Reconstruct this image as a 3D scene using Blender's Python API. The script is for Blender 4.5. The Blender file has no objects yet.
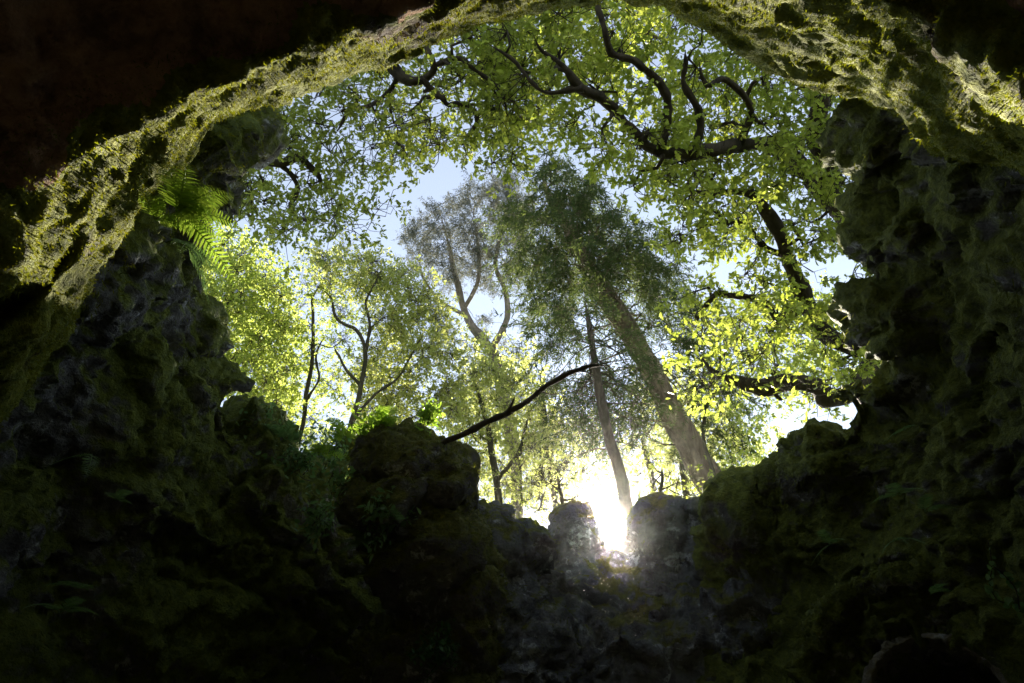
import bpy, bmesh, math, random
import numpy as np
from mathutils import Vector

random.seed(7)
R = np.random.default_rng(11)
scn = bpy.context.scene
COL = scn.collection

# ------------------------------------------------------------------ camera
CAM = np.array((0.0, 0.0, 1.6))
PITCH = math.radians(42)
F = 24.0 / 36.0 * 1024.0
FWD = np.array((0.0, math.cos(PITCH), math.sin(PITCH)))
RGT = np.array((1.0, 0.0, 0.0))
UPV = np.array((0.0, -math.sin(PITCH), math.cos(PITCH)))
cd = bpy.data.cameras.new('camera')
cam = bpy.data.objects.new('camera', cd)
COL.objects.link(cam)
cd.lens = 24.0
cd.sensor_width = 36.0
cd.clip_start = 0.02
cd.clip_end = 2000.0
cam.location = CAM
cam.rotation_euler = (math.pi / 2 + PITCH, 0, 0)
scn.camera = cam


def P(px, py, d):
    """a point seen in direction (px,py) at depth d"""
    return CAM + d * (FWD + (px - 512) / F * RGT + (341.5 - py) / F * UPV)


# ------------------------------------------------------------------ sun, sky, exposure
SUN = P(614, 538, 1.0) - CAM
SUN = SUN / np.linalg.norm(SUN)
EL = math.asin(SUN[2])
AZ = math.atan2(SUN[0], SUN[1])
w = bpy.data.worlds.new('World')
scn.world = w
w.use_nodes = True
nt = w.node_tree
nt.nodes.clear()
sky = nt.nodes.new('ShaderNodeTexSky')
sky.sky_type = 'NISHITA'
sky.sun_disc = False
sky.sun_elevation = EL
sky.sun_rotation = AZ
sky.air_density = 1.0
sky.dust_density = 0.05
sky.ozone_density = 1.2
bg = nt.nodes.new('ShaderNodeBackground')
bg.inputs[1].default_value = 0.058
hs = nt.nodes.new('ShaderNodeHueSaturation')
hs.inputs['Saturation'].default_value = 0.58
nt.links.new(sky.outputs[0], hs.inputs['Color'])
nt.links.new(hs.outputs[0], bg.inputs[0])
# the visible sun with its aureole, in its true direction
tc = nt.nodes.new('ShaderNodeTexCoord')
dot = nt.nodes.new('ShaderNodeVectorMath'); dot.operation = 'DOT_PRODUCT'
nt.links.new(tc.outputs['Generated'], dot.inputs[0])
dot.inputs[1].default_value = tuple(SUN)
mr = nt.nodes.new('ShaderNodeMapRange')
mr.inputs['From Min'].default_value = math.cos(math.radians(0.9))
mr.inputs['From Max'].default_value = math.cos(math.radians(0.55))
mr.inputs['To Max'].default_value = 60.0
nt.links.new(dot.outputs['Value'], mr.inputs['Value'])
bg2 = nt.nodes.new('ShaderNodeBackground')
bg2.inputs[0].default_value = (1, 0.93, 0.8, 1)
nt.links.new(mr.outputs[0], bg2.inputs[1])
ads = nt.nodes.new('ShaderNodeAddShader')
nt.links.new(bg.outputs[0], ads.inputs[0])
nt.links.new(bg2.outputs[0], ads.inputs[1])
wo = nt.nodes.new('ShaderNodeOutputWorld')
nt.links.new(ads.outputs[0], wo.inputs[0])

sd = bpy.data.lights.new('sun', 'SUN')
sd.energy = 5.0
sd.angle = math.radians(0.53)
sd.color = (1.0, 0.90, 0.74)
so = bpy.data.objects.new('sun', sd)
COL.objects.link(so)
so.location = (0, 0, 40)
so.rotation_euler = Vector(SUN).to_track_quat('Z', 'Y').to_euler()

scn.view_settings.view_transform = 'Standard'
scn.view_settings.look = 'None'
scn.view_settings.exposure = 2.5
scn.view_settings.gamma = 1.0
scn.view_settings.use_curve_mapping = False
scn.cycles.max_bounces = 10
scn.cycles.diffuse_bounces = 6
scn.cycles.transmission_bounces = 6
scn.cycles.volume_bounces = 1
scn.cycles.sample_clamp_indirect = 4.0
scn.cycles.use_denoising = True


# ------------------------------------------------------------------ helpers
def tag(o, label=None, cat=None, group=None, kind=None):
    if label: o['label'] = label
    if cat: o['category'] = cat
    if group: o['group'] = group
    if kind: o['kind'] = kind
    return o


def empty(name, loc):
    o = bpy.data.objects.new(name, None)
    o.empty_display_size = 0.2
    COL.objects.link(o)
    o.location = tuple(loc)
    return o


def raw_mesh(name, verts, loops, sizes, smooth=False):
    """verts (n,3); loops flat vertex indices; sizes of the faces"""
    verts = np.asarray(verts, np.float32); loops = np.asarray(loops, np.int32); sizes = np.asarray(sizes, np.int32)
    me = bpy.data.meshes.new(name)
    me.vertices.add(len(verts)); me.vertices.foreach_set('co', verts.ravel())
    me.loops.add(len(loops)); me.loops.foreach_set('vertex_index', loops)
    me.polygons.add(len(sizes))
    st = np.zeros(len(sizes), np.int32); st[1:] = np.cumsum(sizes)[:-1]
    me.polygons.foreach_set('loop_start', st)
    me.polygons.foreach_set('loop_total', sizes)
    if smooth: me.polygons.foreach_set('use_smooth', np.ones(len(sizes), bool))
    me.update(calc_edges=True)
    return me


def link(name, me, mat, parent=None, origin=None):
    """link a mesh given in world coordinates"""
    o = bpy.data.objects.new(name, me)
    COL.objects.link(o)
    if mat is not None and len(me.materials) == 0: me.materials.append(mat)
    off = np.zeros(3)
    if parent is not None:
        o.parent = parent
        p = parent
        while p is not None:
            off = off + np.array(p.location); p = p.parent
    elif origin is not None:
        off = np.asarray(origin, float); o.location = tuple(off)
    if np.any(off != 0):
        n = len(me.vertices)
        a = np.empty(n * 3, np.float32); me.vertices.foreach_get('co', a)
        me.vertices.foreach_set('co', (a.reshape(-1, 3) - off).astype(np.float32).ravel())
        me.update()
    return o


# --- noise
def _h(i, j, k, s):
    n = (i * 374761393 + j * 668265263 + k * 1274126177 + s * 974711) & 0x7fffffff
    n = ((n ^ (n >> 13)) * 1274126177) & 0x7fffffff
    n = ((n ^ (n >> 15)) * 668265263) & 0x7fffffff
    return ((n ^ (n >> 12)) & 0xffff) / 65535.0


def vnoise(p, s=0):
    f = np.floor(p).astype(np.int64); t = p - f
    t = t * t * t * (t * (t * 6 - 15) + 10)
    out = 0
    for a in (0, 1):
        for b in (0, 1):
            for c in (0, 1):
                wt = (t[:, 0] if a else 1 - t[:, 0]) * (t[:, 1] if b else 1 - t[:, 1]) * (t[:, 2] if c else 1 - t[:, 2])
                out = out + wt * _h(f[:, 0] + a, f[:, 1] + b, f[:, 2] + c, s)
    return out * 2 - 1


def fbm(p, octaves=4, s=0, gain=0.5):
    out = 0; a = 1.0; q = p.copy()
    for o in range(octaves):
        out = out + a * vnoise(q, s + o); a *= gain; q = q * 2.03 + 7.1
    return out


def cells(p, s=0):
    """F2-F1 of a jittered lattice: zero along cracks; also a random value per cell"""
    f = np.floor(p).astype(np.int64)
    d1 = np.full(len(p), 9.0); d2 = np.full(len(p), 9.0); rv = np.zeros(len(p))
    for a in (-1, 0, 1):
        for b in (-1, 0, 1):
            for c in (-1, 0, 1):
                i, j, k = f[:, 0] + a, f[:, 1] + b, f[:, 2] + c
                q = np.stack((i + _h(i, j, k, s), j + _h(i, j, k, s + 1), k + _h(i, j, k, s + 2)), 1)
                d = np.linalg.norm(q - p, axis=1)
                new = d < d1
                d2 = np.where(new, d1, np.minimum(d2, d)); rv = np.where(new, _h(i, j, k, s + 3), rv)
                d1 = np.where(new, d, d1)
    return d2 - d1, rv


def facets(p, s=0):
    """broken stone: every lattice cell is a tilted plane"""
    f = np.floor(p).astype(np.int64)
    d1 = np.full(len(p), 9.0); out = np.zeros(len(p))
    for a in (-1, 0, 1):
        for b in (-1, 0, 1):
            for c in (-1, 0, 1):
                i, j, k = f[:, 0] + a, f[:, 1] + b, f[:, 2] + c
                q = np.stack((i + _h(i, j, k, s), j + _h(i, j, k, s + 1), k + _h(i, j, k, s + 2)), 1)
                d = np.linalg.norm(q - p, axis=1)
                g = np.stack((_h(i, j, k, s + 4), _h(i, j, k, s + 5), _h(i, j, k, s + 6)), 1) * 2 - 1
                v = ((p - q) * g).sum(1) * 1.3 + _h(i, j, k, s + 7) - .5
                new = d < d1
                out = np.where(new, v, out); d1 = np.where(new, d, d1)
    return out


def catmull(pts, n):
    pts = np.asarray(pts, float); m = len(pts)
    ext = np.vstack((2 * pts[0] - pts[1], pts, 2 * pts[-1] - pts[-2]))
    u = np.linspace(0, m - 1 - 1e-9, n); i = u.astype(int); t = (u - i)[:, None]
    a, b, c, d = ext[i], ext[i + 1], ext[i + 2], ext[i + 3]
    return 0.5 * (2 * b + (c - a) * t + (2 * a - 5 * b + 4 * c - d) * t ** 2 + (3 * b - a - 3 * c + d) * t ** 3)


def loft(rows, nu, nv):
    rows = [catmull(r, nu) for r in rows]
    rows = np.stack(rows)                      # (R,nu,3)
    out = np.stack([catmull(rows[:, k], nv) for k in range(nu)], 1)
    return out                                 # (nv,nu,3)


def shell(front, back):
    """closed mesh (verts, quads) from two grids of equal size"""
    nv, nu, _ = front.shape
    V = np.concatenate((front.reshape(-1, 3), back.reshape(-1, 3)))
    n = nv * nu; q = []
    for r in range(nv - 1):
        for c in range(nu - 1):
            i = r * nu + c
            q.append((i, i + 1, i + nu + 1, i + nu)); q.append((n + i, n + i + nu, n + i + nu + 1, n + i + 1))
    for c in range(nu - 1):
        q.append((c, n + c, n + c + 1, c + 1)); i = (nv - 1) * nu + c
        q.append((i, i + 1, n + i + 1, n + i))
    for r in range(nv - 1):
        i = r * nu; q.append((i, i + nu, n + i + nu, n + i)); i = r * nu + nu - 1
        q.append((i, n + i, n + i + nu, i + nu))
    return V, q


def ellipsoid(c, r, axes=None):
    bm = bmesh.new(); bmesh.ops.create_icosphere(bm, subdivisions=3, radius=1)
    v = np.array([x.co[:] for x in bm.verts]); f = [tuple(y.index for y in x.verts) for x in bm.faces]; bm.free()
    v = v * np.asarray(r)
    if axes is not None: v = v @ np.asarray(axes)
    return v + np.asarray(c), f


def blob(px, py, d, rx, ry, rd):
    """an ellipsoid at a pixel direction; rx, ry in pixels, rd in metres, axes along the camera's"""
    return ellipsoid(P(px, py, d), (rx * d / F, ry * d / F, rd), (RGT, UPV, FWD))


def rock_mesh(name, solids, voxel=0.05, smooth=3, big=0.14, crack=0.07, fine=0.025, seed=0, cs=1.6, post=None, bigscale=0.9):
    V = []; Fc = []; n = 0
    for v, f in solids:
        V.append(np.asarray(v)); Fc += [tuple(i + n for i in q) for q in f]; n += len(v)
    me = bpy.data.meshes.new(name + '_src')
    me.from_pydata(np.concatenate(V).tolist(), [], Fc)
    bm = bmesh.new(); bm.from_mesh(me); bmesh.ops.recalc_face_normals(bm, faces=bm.faces); bm.to_mesh(me); bm.free()
    o = bpy.data.objects.new('tmp', me); COL.objects.link(o)
    m = o.modifiers.new('r', 'REMESH'); m.mode = 'VOXEL'; m.voxel_size = voxel
    if smooth:
        s = o.modifiers.new('s', 'SMOOTH'); s.iterations = smooth; s.factor = 0.5
    dg = bpy.context.evaluated_depsgraph_get(); dg.update()
    out = bpy.data.meshes.new_from_object(o.evaluated_get(dg))
    bpy.data.objects.remove(o); bpy.data.meshes.remove(me)
    out.name = name
    k = len(out.vertices)
    co = np.empty(k * 3, np.float32); out.vertices.foreach_get('co', co); co = co.reshape(-1, 3).astype(float)
    no = np.empty(k * 3, np.float32); out.vertices.foreach_get('normal', no); no = no.reshape(-1, 3).astype(float)
    warp = np.stack([vnoise(co * 1.7, seed + 40 + i) for i in range(3)], 1) * 0.25
    cr, rv = cells((co + warp) * np.array((cs, cs, cs * 1.25)), seed + 9)
    disp = big * fbm(co * bigscale, 3, seed) + big * .5 * np.abs(fbm(co * bigscale * 2.3, 3, seed + 2))
    disp += crack * 0.5 * (np.clip(cr * 4.0, 0, 1) - 0.8)
    sq = np.array((cs, cs, cs * 1.5))
    disp += crack * 2.0 * facets((co + warp * .5) * sq, seed + 9) + crack * 0.9 * facets((co + warp * .3) * sq * 2.7, seed + 29) + crack * 0.4 * facets(co * sq * 6.5, seed + 49)
    disp += fine * fbm(co * 7.0, 4, seed + 5, 0.6)
    co = co + no * disp[:, None]
    if post is not None: co = post(co)
    out.vertices.foreach_set('co', co.astype(np.float32).ravel())
    out.polygons.foreach_set('use_smooth', np.ones(len(out.polygons), bool))
    out.update()
    return out


# --- tubes
def tubes_mesh(name, paths, sides=7, rough=0.0, seed=0):
    """paths: list of (points (n,3), radii (n,))"""
    V = []; L = []; S = []; n0 = 0
    for pts, rad in paths:
        pts = np.asarray(pts, float); rad = np.asarray(rad, float); n = len(pts)
        t = np.gradient(pts, axis=0); t /= np.linalg.norm(t, axis=1)[:, None] + 1e-9
        k = sides if rad.max() > 0.012 else 4
        ref = np.array((0.3, 0.2, 1.0)) if abs(t[0, 2]) < 0.9 else np.array((1.0, 0.1, 0))
        a = np.cross(t, ref); a /= np.linalg.norm(a, axis=1)[:, None] + 1e-9
        b = np.cross(t, a)
        th = np.linspace(0, 2 * math.pi, k, endpoint=False)
        ring = a[:, None, :] * np.cos(th)[None, :, None] + b[:, None, :] * np.sin(th)[None, :, None]
        rr = np.repeat(rad[:, None], k, 1)
        v = pts[:, None, :] + ring * rr[..., None]
        v = v.reshape(-1, 3)
        if rough > 0 and rad.max() > 0.012:
            s = 0.5 / max(rad.max(), 0.02)
            v = v + (ring.reshape(-1, 3)) * (fbm(v * s, 3, seed) * rough * rr.reshape(-1))[:, None]
        V.append(v)
        i = np.arange(n - 1)[:, None] * k + np.arange(k)[None, :]
        j = np.arange(n - 1)[:, None] * k + (np.arange(k)[None, :] + 1) % k
        q = np.stack((i, j, j + k, i + k), -1).reshape(-1) + n0
        L.append(q); S.append(np.full((n - 1) * k, 4))
        L.append(np.arange(k)[::-1] + n0); S.append(np.array([k]))
        L.append(np.arange(k) + n0 + (n - 1) * k); S.append(np.array([k]))
        n0 += len(v)
    return raw_mesh(name, np.concatenate(V), np.concatenate(L), np.concatenate(S), True)


# --- leaves
def unit(v):
    return v / (np.linalg.norm(v, axis=-1, keepdims=True) + 1e-9)


def leaf_mesh(name, tv, tf, pos, direc, normal, size):
    """copies of a template (tv along +x, normal +z) at pos"""
    tv = np.asarray(tv, float)
    d = unit(direc); nrm = unit(normal - (normal * d).sum(1, keepdims=True) * d); sd_ = np.cross(nrm, d)
    v = pos[:, None, :] + size[:, None, None] * (tv[None, :, 0:1] * d[:, None, :] + tv[None, :, 1:2] * sd_[:, None, :] + tv[None, :, 2:3] * nrm[:, None, :])
    n = len(pos); k = len(tv)
    flat = np.concatenate([np.array(f) for f in tf]); sz = np.array([len(f) for f in tf])
    loops = (np.arange(n)[:, None] * k + flat[None, :]).reshape(-1)
    return raw_mesh(name, v.reshape(-1, 3), loops, np.tile(sz, n))


# an oak leaf: two lobed halves folded on the midrib
_o = [(0.05, .05), (.22, .13), (.30, .08), (.42, .25), (.52, .13), (.66, .30), (.76, .14), (.88, .17)]
OAK_V = [(0, 0, 0), (1, 0, -.10)] + [(x, y, .10 * y / .3 - .1 * x * x) for x, y in _o] + [(x, -y, .10 * y / .3 - .1 * x * x) for x, y in _o] + [(.5, 0, -.02)]
OAK_F = [[0, 18, 1] + list(range(9, 1, -1)), [0] + list(range(10, 18)) + [1, 18]]
# a plain oval leaf folded a little
OVAL_V = [(0, 0, 0), (.3, .24, .05), (.7, .2, .03), (1, 0, -.06), (.7, -.2, .03), (.3, -.24, .05)]
OVAL_F = [[0, 3, 2, 1], [0, 5, 4, 3]]
BLADE_V = [(0, -.06, 0), (.55, -.07, .03), (1, 0, -.05), (.55, .07, .03), (0, .06, 0)]
BLADE_F = [[0, 1, 2, 3, 4]]

# ------------------------------------------------------------------ materials
def new_mat(name):
    m = bpy.data.materials.new(name); m.use_nodes = True
    t = m.node_tree; t.nodes.clear()
    return m, t


def N(t, kind, **kw):
    n = t.nodes.new(kind)
    for k, v in kw.items(): setattr(n, k, v)
    return n


def noise_node(t, co, scale, detail=5, rough=0.6, dist=0.0):
    n = N(t, 'ShaderNodeTexNoise'); n.inputs['Scale'].default_value = scale; n.inputs['Detail'].default_value = detail
    n.inputs['Roughness'].default_value = rough; n.inputs['Distortion'].default_value = dist
    t.links.new(co, n.inputs['Vector']); return n.outputs['Fac']


def ramp(t, fac, stops):
    r = N(t, 'ShaderNodeValToRGB'); e = r.color_ramp.elements
    while len(e) < len(stops): e.new(0.5)
    for i, (p, c) in enumerate(stops):
        e[i].position = p; e[i].color = (*c, 1) if len(c) == 3 else c
    t.links.new(fac, r.inputs[0]); return r.outputs['Color']


def mixc(t, fac, a, b):
    m = N(t, 'ShaderNodeMix', data_type='RGBA')
    for s, v in ((0, fac), (6, a), (7, b)):
        if hasattr(v, 'links') or hasattr(v, 'is_linked'): t.links.new(v, m.inputs[s])
        else: m.inputs[s].default_value = v if s == 0 else (*v, 1)
    return m.outputs[2]


def math_(t, op, a, b=None, clamp=False):
    m = N(t, 'ShaderNodeMath', operation=op, use_clamp=clamp)
    for s, v in ((0, a), (1, b)):
        if v is None: continue
        if hasattr(v, 'is_linked'): t.links.new(v, m.inputs[s])
        else: m.inputs[s].default_value = v
    return m.outputs[0]


def finish(t, color, rough, height=None, bump=0.5, dist=0.02, spec=0.3):
    b = N(t, 'ShaderNodeBsdfPrincipled'); o = N(t, 'ShaderNodeOutputMaterial')
    if hasattr(color, 'is_linked'): t.links.new(color, b.inputs['Base Color'])
    else: b.inputs['Base Color'].default_value = (*color, 1)
    if hasattr(rough, 'is_linked'): t.links.new(rough, b.inputs['Roughness'])
    else: b.inputs['Roughness'].default_value = rough
    b.inputs['Specular IOR Level'].default_value = spec
    if height is not None:
        bp = N(t, 'ShaderNodeBump'); bp.inputs['Strength'].default_value = bump; bp.inputs['Distance'].default_value = dist
        t.links.new(height, bp.inputs['Height']); t.links.new(bp.outputs[0], b.inputs['Normal'])
    t.links.new(b.outputs[0], o.inputs[0]); return b


def rock_mat(name, rock_a, rock_b, lichen, moss_a, moss_b, moss_amt, lichen_amt=0.5, up=0.25, spec=0.25):
    m, t = new_mat(name)
    g = N(t, 'ShaderNodeNewGeometry'); co = g.outputs['Position']
    big = noise_node(t, co, 1.3, 5, 0.6, 0.4); med = noise_node(t, co, 6.0, 6, 0.65, 0.3); fine = noise_node(t, co, 38.0, 5, 0.7)
    mid2 = noise_node(t, co, 15.0, 5, 0.7)
    c = mixc(t, ramp(t, med, [(.35, (0, 0, 0)), (.65, (1, 1, 1))]), rock_a, rock_b)
    # pale lichen blotches
    lm = math_(t, 'MULTIPLY', ramp(t, noise_node(t, co, 3.6, 7, 0.68, 0.8), [(.55, (0, 0, 0)), (.60, (1, 1, 1))]),
               ramp(t, mid2, [(.48, (0, 0, 0)), (.55, (1, 1, 1))]))
    lm = math_(t, 'MULTIPLY', lm, lichen_amt)
    c = mixc(t, lm, c, lichen)
    mossc = mixc(t, ramp(t, mid2, [(.35, (0, 0, 0)), (.68, (1, 1, 1))]), moss_a, moss_b)
    sx = N(t, 'ShaderNodeSeparateXYZ'); t.links.new(g.outputs['Normal'], sx.inputs[0])
    mm = math_(t, 'ADD', math_(t, 'ADD', big, math_(t, 'MULTIPLY', math_(t, 'SUBTRACT', med, 0.5), 0.6)), math_(t, 'MULTIPLY', sx.outputs[2], up))
    mm = math_(t, 'ADD', mm, moss_amt - 0.5)
    mk = ramp(t, mm, [(.44, (0, 0, 0)), (.56, (1, 1, 1))])
    c = mixc(t, mk, c, mossc)
    h = math_(t, 'ADD', math_(t, 'MULTIPLY', fine, 0.5), math_(t, 'ADD', med, math_(t, 'MULTIPLY', mid2, 0.6)))
    finish(t, c, 0.8, h, 1.0, 0.07, spec)
    return m


def bark_mat(name, a, b, sc=9.0, stretch=0.25):
    m, t = new_mat(name)
    tcn = N(t, 'ShaderNodeNewGeometry'); mp = N(t, 'ShaderNodeMapping'); mp.inputs['Scale'].default_value = (1, 1, stretch)
    t.links.new(tcn.outputs['Position'], mp.inputs['Vector'])
    n1 = noise_node(t, mp.outputs[0], sc, 6, 0.7, 0.5); n2 = noise_node(t, tcn.outputs['Position'], 2.2, 4)
    c = mixc(t, ramp(t, n1, [(.35, (0, 0, 0)), (.65, (1, 1, 1))]), a, b)
    c = mixc(t, ramp(t, n2, [(.52, (0, 0, 0)), (.66, (.6, .6, .6))]), c, (a[0] * .8, a[1] * 1.1, a[2] * .7))
    finish(t, c, 0.9, n1, 0.9, 0.03, 0.2)
    return m


def leaf_mat(name, ca, cb, ta, tb, trans=0.5, spec=0.3, rough=0.45):
    """diffuse colours ca..cb, transmitted colours ta..tb, varied from leaf to leaf"""
    m, t = new_mat(name)
    g = N(t, 'ShaderNodeNewGeometry'); rnd = g.outputs['Random Per Island']
    nz = noise_node(t, g.outputs['Position'], 1.1, 2)
    f = math_(t, 'ADD', math_(t, 'MULTIPLY', rnd, 0.7), math_(t, 'MULTIPLY', math_(t, 'SUBTRACT', nz, 0.35), 0.9), True)
    c = mixc(t, f, ca, cb); tcx = mixc(t, f, ta, tb)
    b = N(t, 'ShaderNodeBsdfPrincipled'); t.links.new(c, b.inputs['Base Color']); b.inputs['Roughness'].default_value = rough
    b.inputs['Specular IOR Level'].default_value = spec
    tr = N(t, 'ShaderNodeBsdfTranslucent'); t.links.new(tcx, tr.inputs[0])
    mx = N(t, 'ShaderNodeMixShader'); mx.inputs[0].default_value = trans
    t.links.new(b.outputs[0], mx.inputs[1]); t.links.new(tr.outputs[0], mx.inputs[2])
    o = N(t, 'ShaderNodeOutputMaterial'); t.links.new(mx.outputs[0], o.inputs[0])
    return m


M_WALL = rock_mat('dark_mossy_rock', (.085, .082, .078), (.25, .247, .24), (.50, .52, .54), (.070, .092, .014), (.18, .21, .024), 0.64, 0.9)
M_WALL_R = rock_mat('right_rock', (.075, .070, .060), (.22, .205, .18), (.50, .50, .49), (.066, .080, .013), (.18, .20, .024), 0.68, 0.8)
M_GREY = rock_mat('grey_rim_rock', (.07, .07, .074), (.20, .20, .205), (.46, .48, .50), (.06, .065, .012), (.15, .15, .025), 0.40, 0.8)
M_LIP = rock_mat('mossy_arch_rock', (.030, .020, .010), (.14, .075, .022), (.26, .16, .05), (.10, .125, .005), (.25, .26, .010), 0.66, 0.4, 0.0)
M_CEIL = rock_mat('brown_cave_rock', (.16, .09, .05), (.50, .29, .15), (.52, .34, .18), (.08, .07, .03), (.035, .030, .012), 0.10, 0.4, 0.0)
M_GROUND = rock_mat('woodland_floor', (.03, .022, .014), (.06, .045, .03), (.08, .07, .05), (.03, .045, .01), (.06, .08, .02), 0.5, 0.3)
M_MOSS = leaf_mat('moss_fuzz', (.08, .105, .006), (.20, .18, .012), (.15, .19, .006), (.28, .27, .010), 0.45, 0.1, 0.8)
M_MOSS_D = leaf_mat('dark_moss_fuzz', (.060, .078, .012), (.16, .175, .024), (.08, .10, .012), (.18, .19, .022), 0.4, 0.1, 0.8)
M_OAKBARK = bark_mat('oak_bark', (.020, .016, .011), (.075, .060, .040), 8)
M_CONBARK = bark_mat('conifer_bark', (.06, .042, .03), (.30, .235, .175), 5, 0.10)
M_CONBARK_D = bark_mat('dark_conifer_bark', (.045, .035, .026), (.12, .095, .07), 7, 0.12)
M_PINEBARK = bark_mat('pine_bark', (.10, .085, .072), (.25, .215, .185), 7, 0.3)
M_THINBARK = bark_mat('thin_bark', (.030, .026, .016), (.09, .08, .05), 10)
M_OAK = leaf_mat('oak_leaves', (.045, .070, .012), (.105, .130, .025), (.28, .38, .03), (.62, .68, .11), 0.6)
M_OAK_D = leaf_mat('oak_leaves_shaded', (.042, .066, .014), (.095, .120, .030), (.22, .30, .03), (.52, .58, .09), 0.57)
M_BEECH = leaf_mat('pale_leaves', (.10, .13, .02), (.19, .20, .04), (.42, .55, .07), (.66, .74, .18), 0.6)
M_GOLD = leaf_mat('golden_leaves', (.10, .13, .025), (.19, .21, .06), (.44, .52, .09), (.72, .74, .24), 0.6)
M_CON = leaf_mat('conifer_needles', (.018, .038, .014), (.058, .085, .032), (.06, .10, .02), (.18, .22, .06), 0.35, 0.08, 0.7)
M_PINE = leaf_mat('pine_needles', (.060, .078, .078), (.14, .15, .14), (.10, .12, .09), (.20, .20, .14), 0.3, 0.08, 0.7)
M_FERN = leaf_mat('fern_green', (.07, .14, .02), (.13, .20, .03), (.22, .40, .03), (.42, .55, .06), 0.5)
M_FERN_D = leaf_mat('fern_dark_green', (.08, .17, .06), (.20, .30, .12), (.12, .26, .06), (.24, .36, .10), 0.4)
M_DRYSTEM = bark_mat('dead_wood', (.035, .028, .02), (.11, .09, .065), 12)

# ------------------------------------------------------------------ ground: one sheet with the grotto's pit
def ground_z(x, y):
    e = np.sqrt((x / 5.0) ** 2 + ((y - 0.6) / 7.4) ** 2)
    e = e + 0.05 * np.sin(np.arctan2(y - .6, x) * 5)
    s = np.clip((e - 1.0) / 0.10, 0, 1); s = s * s * (3 - 2 * s)
    r = np.hypot(x, y)
    return s * (4.5 + 0.25 * np.sin(x * .7) * np.cos(y * .6) + np.clip(r - 12, 0, 200) * 0.04)


gx = np.concatenate((-np.geomspace(150, 9, 16), np.linspace(-8.7, 8.7, 100), np.geomspace(9, 150, 16)))
gy = np.concatenate((-np.geomspace(150, 10, 16), np.linspace(-9.6, 11.8, 120), np.geomspace(12.2, 220, 18)))
X, Y = np.meshgrid(gx, gy)
Z = ground_z(X, Y)
V = np.stack((X, Y, Z), -1).reshape(-1, 3)
nz_ = len(gx)
idx = (np.arange(len(gy) - 1)[:, None] * nz_ + np.arange(nz_ - 1)[None, :])
q = np.stack((idx, idx + 1, idx + nz_ + 1, idx + nz_), -1).reshape(-1)
near = np.hypot(V[:, 0], V[:, 1]) < 30
V[:, 2] += np.where(near, 0.10 * fbm(V * 1.3, 3, 3), 0)
g_ob = link('ground', raw_mesh('ground', V, q, np.full(idx.size, 4), True), M_GROUND)
tag(g_ob, kind='structure')
a_ = np.linspace(0, 2 * math.pi, 64, endpoint=False)
fl = [(0.0, 0.6, .16)] + [(r_ * 4.4 * math.cos(q_), .6 + r_ * 6.4 * math.sin(q_), .15 - .03 * r_) for r_ in (.5, 1.0) for q_ in a_]
fv = [0, 0, 0]; fl_loops = []; fl_sz = []
for k in range(64):
    fl_loops += [0, 1 + k, 1 + (k + 1) % 64]; fl_sz.append(3)
    fl_loops += [1 + k, 65 + k, 65 + (k + 1) % 64, 1 + (k + 1) % 64]; fl_sz.append(4)
M_BOUNCE = rock_mat('pale_bounce_floor', (.30, .24, .17), (.46, .38, .28), (.5, .45, .36), (.10, .11, .04), (.16, .16, .06), 0.12, 0.5, 0.0)
tag(link('floor', raw_mesh('floor', fl, fl_loops, fl_sz), M_BOUNCE), kind='structure')  # unseen pale sheet over the pit, added to bounce light onto vault and walls
GZ = lambda x, y: float(ground_z(np.array(float(x)), np.array(float(y))))

# ------------------------------------------------------------------ the rock arch over the viewer
# stations left to right: outer edge A (against sky), inner edge Cc (where the dark vault starts), depth of the inner edge
ST = [((-230, 680), (-260, 330), 1.9), ((-70, 500), (-110, 236), 2.1), ((22, 400), (0, 178), 2.28), ((82, 305), (50, 150), 2.38), ((122, 238), (95, 125), 2.48), ((160, 180), (142, 104), 2.58), ((215, 126), (190, 86), 2.65),
      ((300, 92), (265, 53), 2.75), ((390, 54), (345, 20), 2.85), ((480, 24), (430, -8), 2.9), ((570, 4), (530, -45), 2.95), ((640, -8), (620, -62), 2.95), ((690, 14), (700, -60), 2.9),
      ((745, 50), (775, -50), 2.8), ((805, 84), (850, -38), 2.7), ((880, 104), (920, -12), 2.55), ((950, 146), (985, 24), 2.4), ((1030, 172), (1050, 70), 2.2), ((1130, 250), (1130, 150), 2.0), ((1240, 400), (1230, 270), 1.9)]
rA, rB, rC, rB2 = [], [], [], []
OFF = [1.1, 1.05, .85, .72, .66, .66, .68, .70, .74, .82, .90, .98, 1.05, 1.12, 1.15, 1.12, .85, .72, .7, .7, .7]
for ((ax, ay), (cx, cy), d), of_ in zip(ST, OFF):
    dA = d + of_  # the lip is bevelled towards the light
    rA.append(P(ax, ay, dA)); rC.append(P(cx, cy, d))
    rB.append(P(ax * .62 + cx * .38, ay * .62 + cy * .38, d + of_ * .37))
    rB2.append(P(ax * .25 + cx * .75, ay * .25 + cy * .75, d + 0.02))
rA, rB, rB2, rC = map(np.array, (rA, rB, rB2, rC))
out = np.array((0, 0.35, 0.35)); up_ = np.array((0, 0.05, 0.9))
ctr = np.array((0.0, 1.2, 1.6))
radial = unit((rC - ctr) * np.array((1, 0, 1)))
v1 = rC + np.array((0, -.30, 0)) + radial * 0.16
v2 = rC + np.array((0, -1.0, 0)) + radial * 0.30
v3 = rC + np.array((0, -2.2, 0)) + radial * 0.25
v4 = rC + np.array((0, -4.0, 0)) + radial * 0.05
v5 = rC * np.array((.7, 1, .7)) + np.array((0, -6.2, -.4))
topA = rA + out * .5 + radial * 0.45
front = loft([topA, rA, rB, rB2, rC, v1, v2, v3, v4, v5], 120, 90)
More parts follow.
